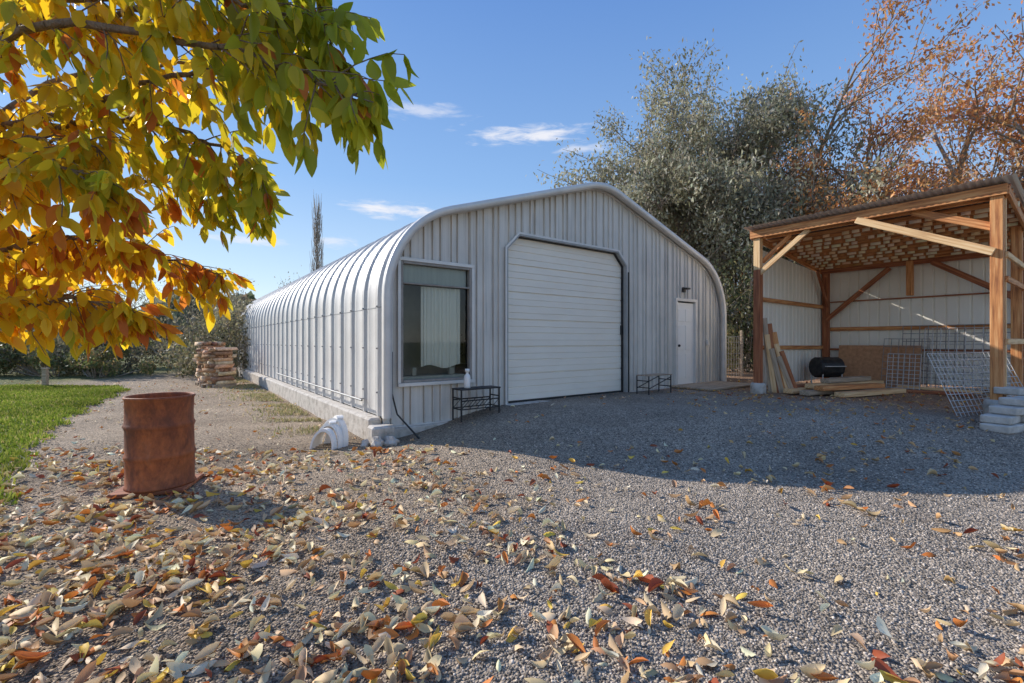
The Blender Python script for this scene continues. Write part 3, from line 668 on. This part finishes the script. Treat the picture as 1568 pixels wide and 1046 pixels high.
tree('autumn_maple_tree.002',(14.0,16.8),4,4.6,.14,(5,5,4),.58,.04,.13,13000,.15,orange,W3,M_barkl,.26,.05,sprd=.4)
def shrub(name,x,y,w,h,n,cols,size=.14,d=None):
    d=d or w*.7; z=gz(x,y); e=empty(name,(x,y,z)); k=max(6,int(w*4)); c=np.stack([rng.uniform(-w/2,w/2,k),rng.uniform(-d/2,d/2,k),rng.uniform(.15,.85,k)*h],1)
    c[:,2]*=1-.5*(np.abs(c[:,0])/(w/2))**2
    rad=rng.uniform(.16,.34,k)*h; i=rng.choice(k,n); v_=rng.normal(0,1,(n,3)); v_/=np.linalg.norm(v_,axis=1,keepdims=True); v_*=rng.uniform(.45,1.25,(n,1))**.6
    ps=c[i]+v_*rad[i][:,None]; kk=ps[:,2]>0; s_=size*rng.uniform(.6,1.4,n)
    tb=rng.uniform(.5,1.35,k)[i][:,None]
    scatter('foliage',DIAM_V,DIAM_F,ps[kk],rand_rot(kk.sum()),np.stack([s_,s_*.5,s_],1)[kk],(pick(cols,n)*tb)[kk],M_leaf,e)
    sg=[((c[j,0]*.3,c[j,1]*.3,-.05),tuple(c[j]),.03,.012) for j in range(k)]
    for j in range(k):
        for _ in range(5):
            q=c[j]+rng.normal(0,1,3)*rad[j]*np.array([.9,.9,.8])+np.array([0,0,rad[j]*.7]); sg.append((tuple(c[j]),tuple(q),.012,.004))
    tubes('stems',sg,M_barkl,e,4)
    return e
gcs=[(.14,.155,.06),(.21,.21,.09),(.29,.26,.12),(.10,.11,.045)]
shrub('shrub',8.6,16.8,3.5,4.4,8000,[(c_[0]*.7,c_[1]*.7,c_[2]*.7) for c_ in gcs],.13)
shrub('shrub.001',6.9,15.2,2.2,1.7,4000,[(.28,.27,.11),(.40,.32,.14),(.24,.22,.09)],.10)
shrub('shrub.002',12.5,17.0,4.5,4.6,7500,gcs,.15)
shrub('shrub.003',17.0,15.0,4.5,4.0,6000,[(.45,.22,.09),(.24,.20,.09),(.5,.28,.12)],.14)
k=3
for i in range(14):
    x=-33+i*2.15; y=22+3*math.sin(i*1.7)+abs(x+20)*.03
    h=rng.uniform(2.3,3.7); cols=[gcs,[(.26,.23,.13),(.35,.30,.18),(.19,.17,.10)],[(.18,.21,.07),(.27,.27,.10),(.34,.27,.13)]][i%3]
    k+=1; shrub('shrub.%03d'%k,x,y,3.8,h,3800,cols,.16)
for i in range(8):
    x=-31+i*2.9; y=19.2+1.2*math.sin(i*2.3)
    if x>-11: continue
    k+=1; shrub('shrub.%03d'%k,x,y,2.8,rng.uniform(.9,1.8),2600,[(.16,.20,.07),(.29,.28,.11),(.42,.30,.14)],.12)
for i,(x,y,l_) in enumerate(((-15.5,26,2.7),(-20,27,3.0),(-26,27,2.9),(-12.5,29,2.6),(-33,30,3.2))):
    tree('bare_scrub_tree'+('' if i==0 else '.%03d'%i),(x,y),4,l_,.08,(5,5,4),.62,.04,.18,2600,.14,[(.42,.35,.22),(.33,.31,.18),(.48,.40,.26)],W3,M_barkl,.25,.1)
n=18000; a=rng.uniform(-1.0,1.1,n); dist=rng.uniform(60,80,n); x=dist*np.sin(a*1.1); y=dist*np.cos(a*1.1)
hh=4.2+1.6*np.sin(a*9)+1.2*np.sin(a*23+1)+.8*np.sin(a*51); z=rng.uniform(0,1,n)**.8*hh
scatter('distant_tree_line',DIAM_V,DIAM_F,np.stack([x,y,z],1),rand_rot(n),np.stack([rng.uniform(.8,1.5,n)]*3,1),pick([(.20,.21,.12),(.28,.27,.17),(.34,.27,.17)],n),M_leaf)
e=empty('bare_poplar_tree',(-26.3,61,-.3)); sg=[]; ox=0; hgt=19.5
M_pop=simple_mat('poplar_twigs',(.36,.29,.22),(.50,.40,.31),5)
sg.append(((ox,0,0),(ox+.4,0,hgt),.18,.03))
for i in range(240):
    z=rng.uniform(2,hgt*.92); a=rng.uniform(0,6.28); r_=rng.uniform(.4,1.15)*(1-.6*z/hgt); l_=rng.uniform(2,4); m_=(ox+.4*z/hgt+r_*math.cos(a)*1.1,r_*math.sin(a)*.6,z+l_*.4)
    sg.append(((ox+.4*z/hgt,0,z),m_,.035,.025)); sg.append((m_,(m_[0]+.3*r_*math.cos(a),m_[1],m_[2]+l_*.6),.028,.012))
tubes('trunk_and_branches',sg,M_pop,e,4)
# ---------------------------------------------------------------- overhanging tree
TR=empty('autumn_cherry_tree',(0,0,0))
fork=np.array([-3.95,2.55,1.35])
segs=[((-4.05,2.6,gz(-4.05,2.6)-.05),(-4.02,2.58,.5),.13,.11),((-4.02,2.58,.5),tuple(fork),.11,.09)]
branches=[
 [(-3.4,2.5,1.85),(-2.7,2.4,2.22),(-2.2,2.28,2.26),(-1.72,2.2,2.34),(-1.22,2.1,2.38),(-.80,2.02,2.34)],
 [(-3.6,2.8,1.75),(-3.14,2.8,1.98),(-2.6,2.8,2.03),(-2.2,2.75,2.06),(-1.82,2.7,2.05),(-1.55,2.7,1.92)],
 [(-3.7,2.9,1.5),(-3.36,3.0,1.66),(-2.72,3.0,1.72),(-2.3,3.0,1.66),(-1.95,3.0,1.55)],
 [(-3.3,2.6,1.25),(-2.8,2.5,1.30),(-2.4,2.5,1.34),(-2.1,2.5,1.27)],
 [(-3.5,2.5,2.1),(-2.46,2.2,2.6),(-1.83,2.2,2.68),(-1.3,2.2,2.68),(-.85,2.15,2.62)],
 [(-3.3,2.3,2.0),(-2.0,1.9,2.45),(-1.25,1.85,2.32),(-.86,1.8,2.18),(-.62,1.8,2.06)],
 [(-3.8,2.9,2.2),(-3.2,3.2,2.95),(-2.6,3.2,3.05),(-1.9,3.2,3.06),(-1.45,3.2,2.85)],
 [(-2.9,2.4,2.1),(-1.95,2.3,2.24),(-1.55,2.3,2.12),(-1.28,2.3,1.96)],
 [(-3.6,2.6,2.2),(-3.0,2.5,2.9),(-2.3,2.4,3.1),(-1.5,2.3,3.05),(-1.0,2.2,2.9)],
 [(-3.2,2.4,1.7),(-2.6,2.1,1.85),(-2.1,2.0,1.9),(-1.75,2.0,1.8)],
 [(-3.4,2.7,1.6),(-2.9,2.6,1.62),(-2.5,2.5,1.68),(-2.1,2.45,1.62)],
 [(-3.2,2.3,2.2),(-2.4,1.9,2.7),(-1.6,1.8,2.75),(-1.0,1.75,2.62)],
 [(-3.6,2.9,1.4),(-3.2,2.9,1.38),(-2.8,2.85,1.40),(-2.5,2.8,1.32)],
 [(-3.4,2.4,1.9),(-2.9,2.3,2.0),(-2.4,2.2,2.08),(-1.95,2.15,2.02)],
 [(-3.2,2.5,2.3),(-2.2,2.2,2.75),(-1.3,2.0,2.62),(-.78,1.9,2.42)],
]
lp=[];ld=[]
def smooth_path(pts,n=26):
    pts=np.array(pts,float); t=np.linspace(0,len(pts)-1,n); out=np.stack([np.interp(t,range(len(pts)),pts[:,k]) for k in range(3)],1)
    for _ in range(3): out[1:-1]=(out[:-2]+out[1:-1]*2+out[2:])/4
    return out
for b_ in branches:
    pt=smooth_path([tuple(fork)]+b_,34); pt[1:]+=rng.normal(0,.010,(len(pt)-1,3)); m=len(pt)
    for i in range(m-1): segs.append((tuple(pt[i]),tuple(pt[i+1]),.022*(1-i/m)**1.1+.004,.022*(1-(i+1)/m)**1.1+.004))
    for i in range(8,m):
        dd=nrm(pt[min(i,m-1)]-pt[i-1])
        for _ in range(2 if i<m-1 else 3):
            side=rng.normal(0,1,3); side[1]*=.8; td=nrm(dd*1.0+nrm(side)*.75+np.array([0,0,.02])); ln=rng.uniform(.16,.36)*(1 if i<m-3 else .6); q=pt[i].copy(); k_=5
            for s_ in range(k_):
                td=nrm(td+np.array([0,0,-.16])+rng.normal(0,.1,3)); q2=q+td*ln/k_; segs.append((tuple(q),tuple(q2),.0035-.0004*s_,.0031-.0004*s_)); q=q2
                for _l in range(1 if s_<2 else 2):
                    l=nrm(td*.55+rng.normal(0,.4,3)+np.array([0,0,-.85])); lp.append(q.copy()); ld.append(l)
tubes('trunk_and_branches',segs,M_bark,TR,6)
lp=np.array(lp);ld=np.array(ld)
k=(lp[:,1]>1.3)&(lp[:,2]>1.04+ .5*sstep(-2.0,-1.6,lp[:,0])); lp=lp[k];ld=ld[k];n=len(lp)
st=[0,.18,.42,.68,.88,1.0]; wd=[0.02,.16,.21,.16,.07,0.0]
TV=[]
for s_,w_ in zip(st,wd):
    zc=-.16*s_*s_; TV+=[(s_,-w_,zc+w_*.35),(s_,0,zc),(s_,w_,zc+w_*.35)]
TF=[]
for i in range(5): TF+=[(i*3,i*3+1,i*3+4,i*3+3),(i*3+1,i*3+2,i*3+5,i*3+4)]
TV=np.array(TV)
rn=rng.normal(0,1,(n,3)); yv=np.cross(ld,rn); yv/=np.linalg.norm(yv,axis=1,keepdims=True); zv=np.cross(ld,yv)
RR=np.stack([ld,yv,zv],-1)
f_=np.clip((-lp[:,0]-.95)/2.3+rng.normal(0,.24,n)+0.15*np.sin(lp[:,2]*5+lp[:,0]*3),0,1)
green=np.array([.44,.47,.045]); yel=np.array([.92,.70,.05]); gold=np.array([.94,.54,.035]); rust=np.array([.66,.22,.05])
cc=np.where(f_[:,None]<.4,green+(yel-green)*(f_[:,None]/.4).clip(0,1),yel+(gold-yel)*((f_[:,None]-.4)/.7).clip(0,1))
rs=rng.uniform(0,1,n)<np.where((lp[:,2]<1.75)&(lp[:,0]>-2.35),.30,.04); cc[rs]=rust
cc*=rng.uniform(.75,1.05,(n,1))
sz=rng.uniform(.085,.14,n)
def curl(T):
    c_=rng.uniform(-.6,1.6,(len(T),1)); T=T.copy(); T[:,:,2]=T[:,:,2]*c_; T[:,:,1]*=rng.uniform(.8,1.15,(len(T),1)); return T
scatter('leaves',TV,TF,lp,RR,sz,cc,M_leafnear,TR,smooth=True,deform=curl)
# ---------------------------------------------------------------- fallen leaves
def fallen(n,y0,y1,m,wfun):
    x,y=frust(n,y0,y1,m); k=(rng.uniform(0,1,n)<wfun(x,y))&~blocked(x,y); k&=((x-bx_)**2+(y-by_)**2>.36**2); return x[k],y[k]
def wf(x,y):
    cl=(.5+.5*np.sin(x*3.1+np.sin(y*4.3)*1.5)*np.sin(y*2.7+x))**1.4; left=sstep(1.9,-1.8,x+.40*(y-2.4))
    near=np.clip(2.9/y,0,1.3); foot=.30*sstep(2.7,1.6,y)
    return np.clip((.11+.78*left+foot)*near*(.25+1.15*cl),0,1)*np.where(in_lawn(x,y),.08,1)
x1,y1=fallen(15500,1.3,6.0,1.3,wf); x2,y2=fallen(9500,6,16,1.25,lambda x,y:.13+.8*sstep(2.5,5,x)*sstep(14,8,y)+.12*sstep(-1,-4,x)*(~in_lawn(x,y)))
x=np.concatenate([x1,x2]);y=np.concatenate([y1,y2]);n=len(x)
cols=[(.76,.54,.29),(.87,.67,.38),(.58,.33,.16),(.70,.25,.06),(.40,.10,.04),(.88,.56,.10),(.92,.79,.53)]
lcol=pick(cols,n,[.25,.22,.14,.12,.06,.08,.13]); sz=np.where(y<6,rng.uniform(.055,.13,n),rng.uniform(.045,.085,n))
right=x>2.5; lcol[right]*=np.array([.88,.74,.60])
def curl2(T):
    m_=len(T); T=T.copy(); T[:,:,0]-=.5; a=rng.uniform(-.9,1.8,(m_,1)); b2=rng.uniform(.2,2.2,(m_,1))
    T[:,:,2]=(T[:,:,0]**2)*a*.9+np.abs(T[:,:,1])*b2*.9; T[:,:,1]*=rng.uniform(.6,1.05,(m_,1)); T[:,:,2]+=T[:,:,0]*T[:,:,1]*rng.uniform(-2.5,2.5,(m_,1)); return T
R=rand_rot(n,.55); flip=rng.uniform(0,1,n)<.4; R[flip]=R[flip]@np.diag([1,-1,-1.])
scatter('fallen_leaves',TV,TF,np.stack([x,y,ground_z(x,y)+.012+sz*.12],1),R,sz,lcol,M_fallen,smooth=True,deform=curl2)
# ---------------------------------------------------------------- light, sky, camera
SUN=Vector((-.894*math.cos(math.radians(29.6)),.447*math.cos(math.radians(29.6)),math.sin(math.radians(29.6))))
sd=bpy.data.lights.new('sun','SUN'); sd.energy=5.0; sd.angle=math.radians(.5); sd.color=(1,.96,.90); so=bpy.data.objects.new('sun',sd); COL.objects.link(so); so.rotation_euler=SUN.to_track_quat('Z','Y').to_euler(); so.location=(-10,5,12)
w=bpy.data.worlds.new('World'); scene.world=w; w.use_nodes=True; nt=w.node_tree; bg=nt.nodes['Background']; out=nt.nodes['World Output']
sky=N(nt,'ShaderNodeTexSky'); sky.sky_type='NISHITA'; sky.sun_disc=False; sky.sun_elevation=math.radians(29.6); sky.sun_rotation=math.radians(-63.4); sky.air_density=1.0; sky.dust_density=.1; sky.ozone_density=1.2
bg.inputs[1].default_value=.15; L(nt,sky.outputs[0],bg.inputs[0])
tc=N(nt,'ShaderNodeTexCoord'); sx=N(nt,'ShaderNodeSeparateXYZ'); L(nt,tc.outputs['Generated'],sx.inputs[0])
grad=ramp(nt,sx.outputs[2],[(0.0,(.72,.80,.88)),(.12,(.53,.70,.90)),(.32,(.26,.48,.86)),(.62,(.12,.29,.72))])
bgg=N(nt,'ShaderNodeBackground'); L(nt,grad.outputs[0],bgg.inputs[0]); bgg.inputs[1].default_value=1.08
mg=N(nt,'ShaderNodeMixShader'); mg.inputs[0].default_value=.70; L(nt,bg.outputs[0],mg.inputs[1]); L(nt,bgg.outputs[0],mg.inputs[2])
def M2(op,a,b=None,c=None):
    m=N(nt,'ShaderNodeMath',operation=op)
    for i,v_ in enumerate((a,b,c)):
        if v_ is None: continue
        if isinstance(v_,(int,float)): m.inputs[i].default_value=v_
        else: L(nt,v_,m.inputs[i])
    return m.outputs[0]
az=M2('ARCTAN2',sx.outputs[0],sx.outputs[1]); el=M2('ARCSINE',sx.outputs[2])
mp=N(nt,'ShaderNodeMapping'); mp.inputs['Scale'].default_value=(5,5,22); L(nt,tc.outputs['Generated'],mp.inputs[0]); nz=noise(nt,mp.outputs[0],3.0,5,.6,.4)
tot=None
for a0,e0,wa,we,st_ in ((.037,.424,.17,.022,1),(-.257,.273,.11,.019,1),(-.189,.46,.10,.017,.6),(.157,.395,.08,.012,.6),(-.53,.19,.09,.012,.7),(-.37,.20,.05,.014,.6)):
    dx=M2('DIVIDE',M2('SUBTRACT',az,a0),wa); dy=M2('DIVIDE',M2('SUBTRACT',el,e0),we)
    d=M2('SQRT',M2('ADD',M2('MULTIPLY',dx,dx),M2('MULTIPLY',dy,dy))); d=M2('ADD',d,M2('MULTIPLY',M2('SUBTRACT',nz.outputs[0],.5),2.6))
    mr=N(nt,'ShaderNodeMapRange',interpolation_type='SMOOTHSTEP'); L(nt,d,mr.inputs[0]); mr.inputs[1].default_value=1.0; mr.inputs[2].default_value=0.0; mr.inputs[3].default_value=0; mr.inputs[4].default_value=st_
    tot=mr.outputs[0] if tot is None else M2('MAXIMUM',tot,mr.outputs[0])
bg2=N(nt,'ShaderNodeBackground'); bg2.inputs[0].default_value=(.95,.95,1,1); bg2.inputs[1].default_value=.98
ms=N(nt,'ShaderNodeMixShader'); L(nt,M2('MULTIPLY',tot,.9),ms.inputs[0]); L(nt,mg.outputs[0],ms.inputs[1]); L(nt,bg2.outputs[0],ms.inputs[2]); L(nt,ms.outputs[0],out.inputs[0])
cd=bpy.data.cameras.new('camera'); cd.lens=16.07; cd.sensor_width=36; cd.clip_end=3000; cd.clip_start=.05; co=bpy.data.objects.new('camera',cd); COL.objects.link(co); co.location=(0,0,1.1); co.rotation_euler=(math.radians(90),0,0); scene.camera=co
scene.view_settings.view_transform='Standard'; scene.view_settings.look='None'; scene.view_settings.exposure=0
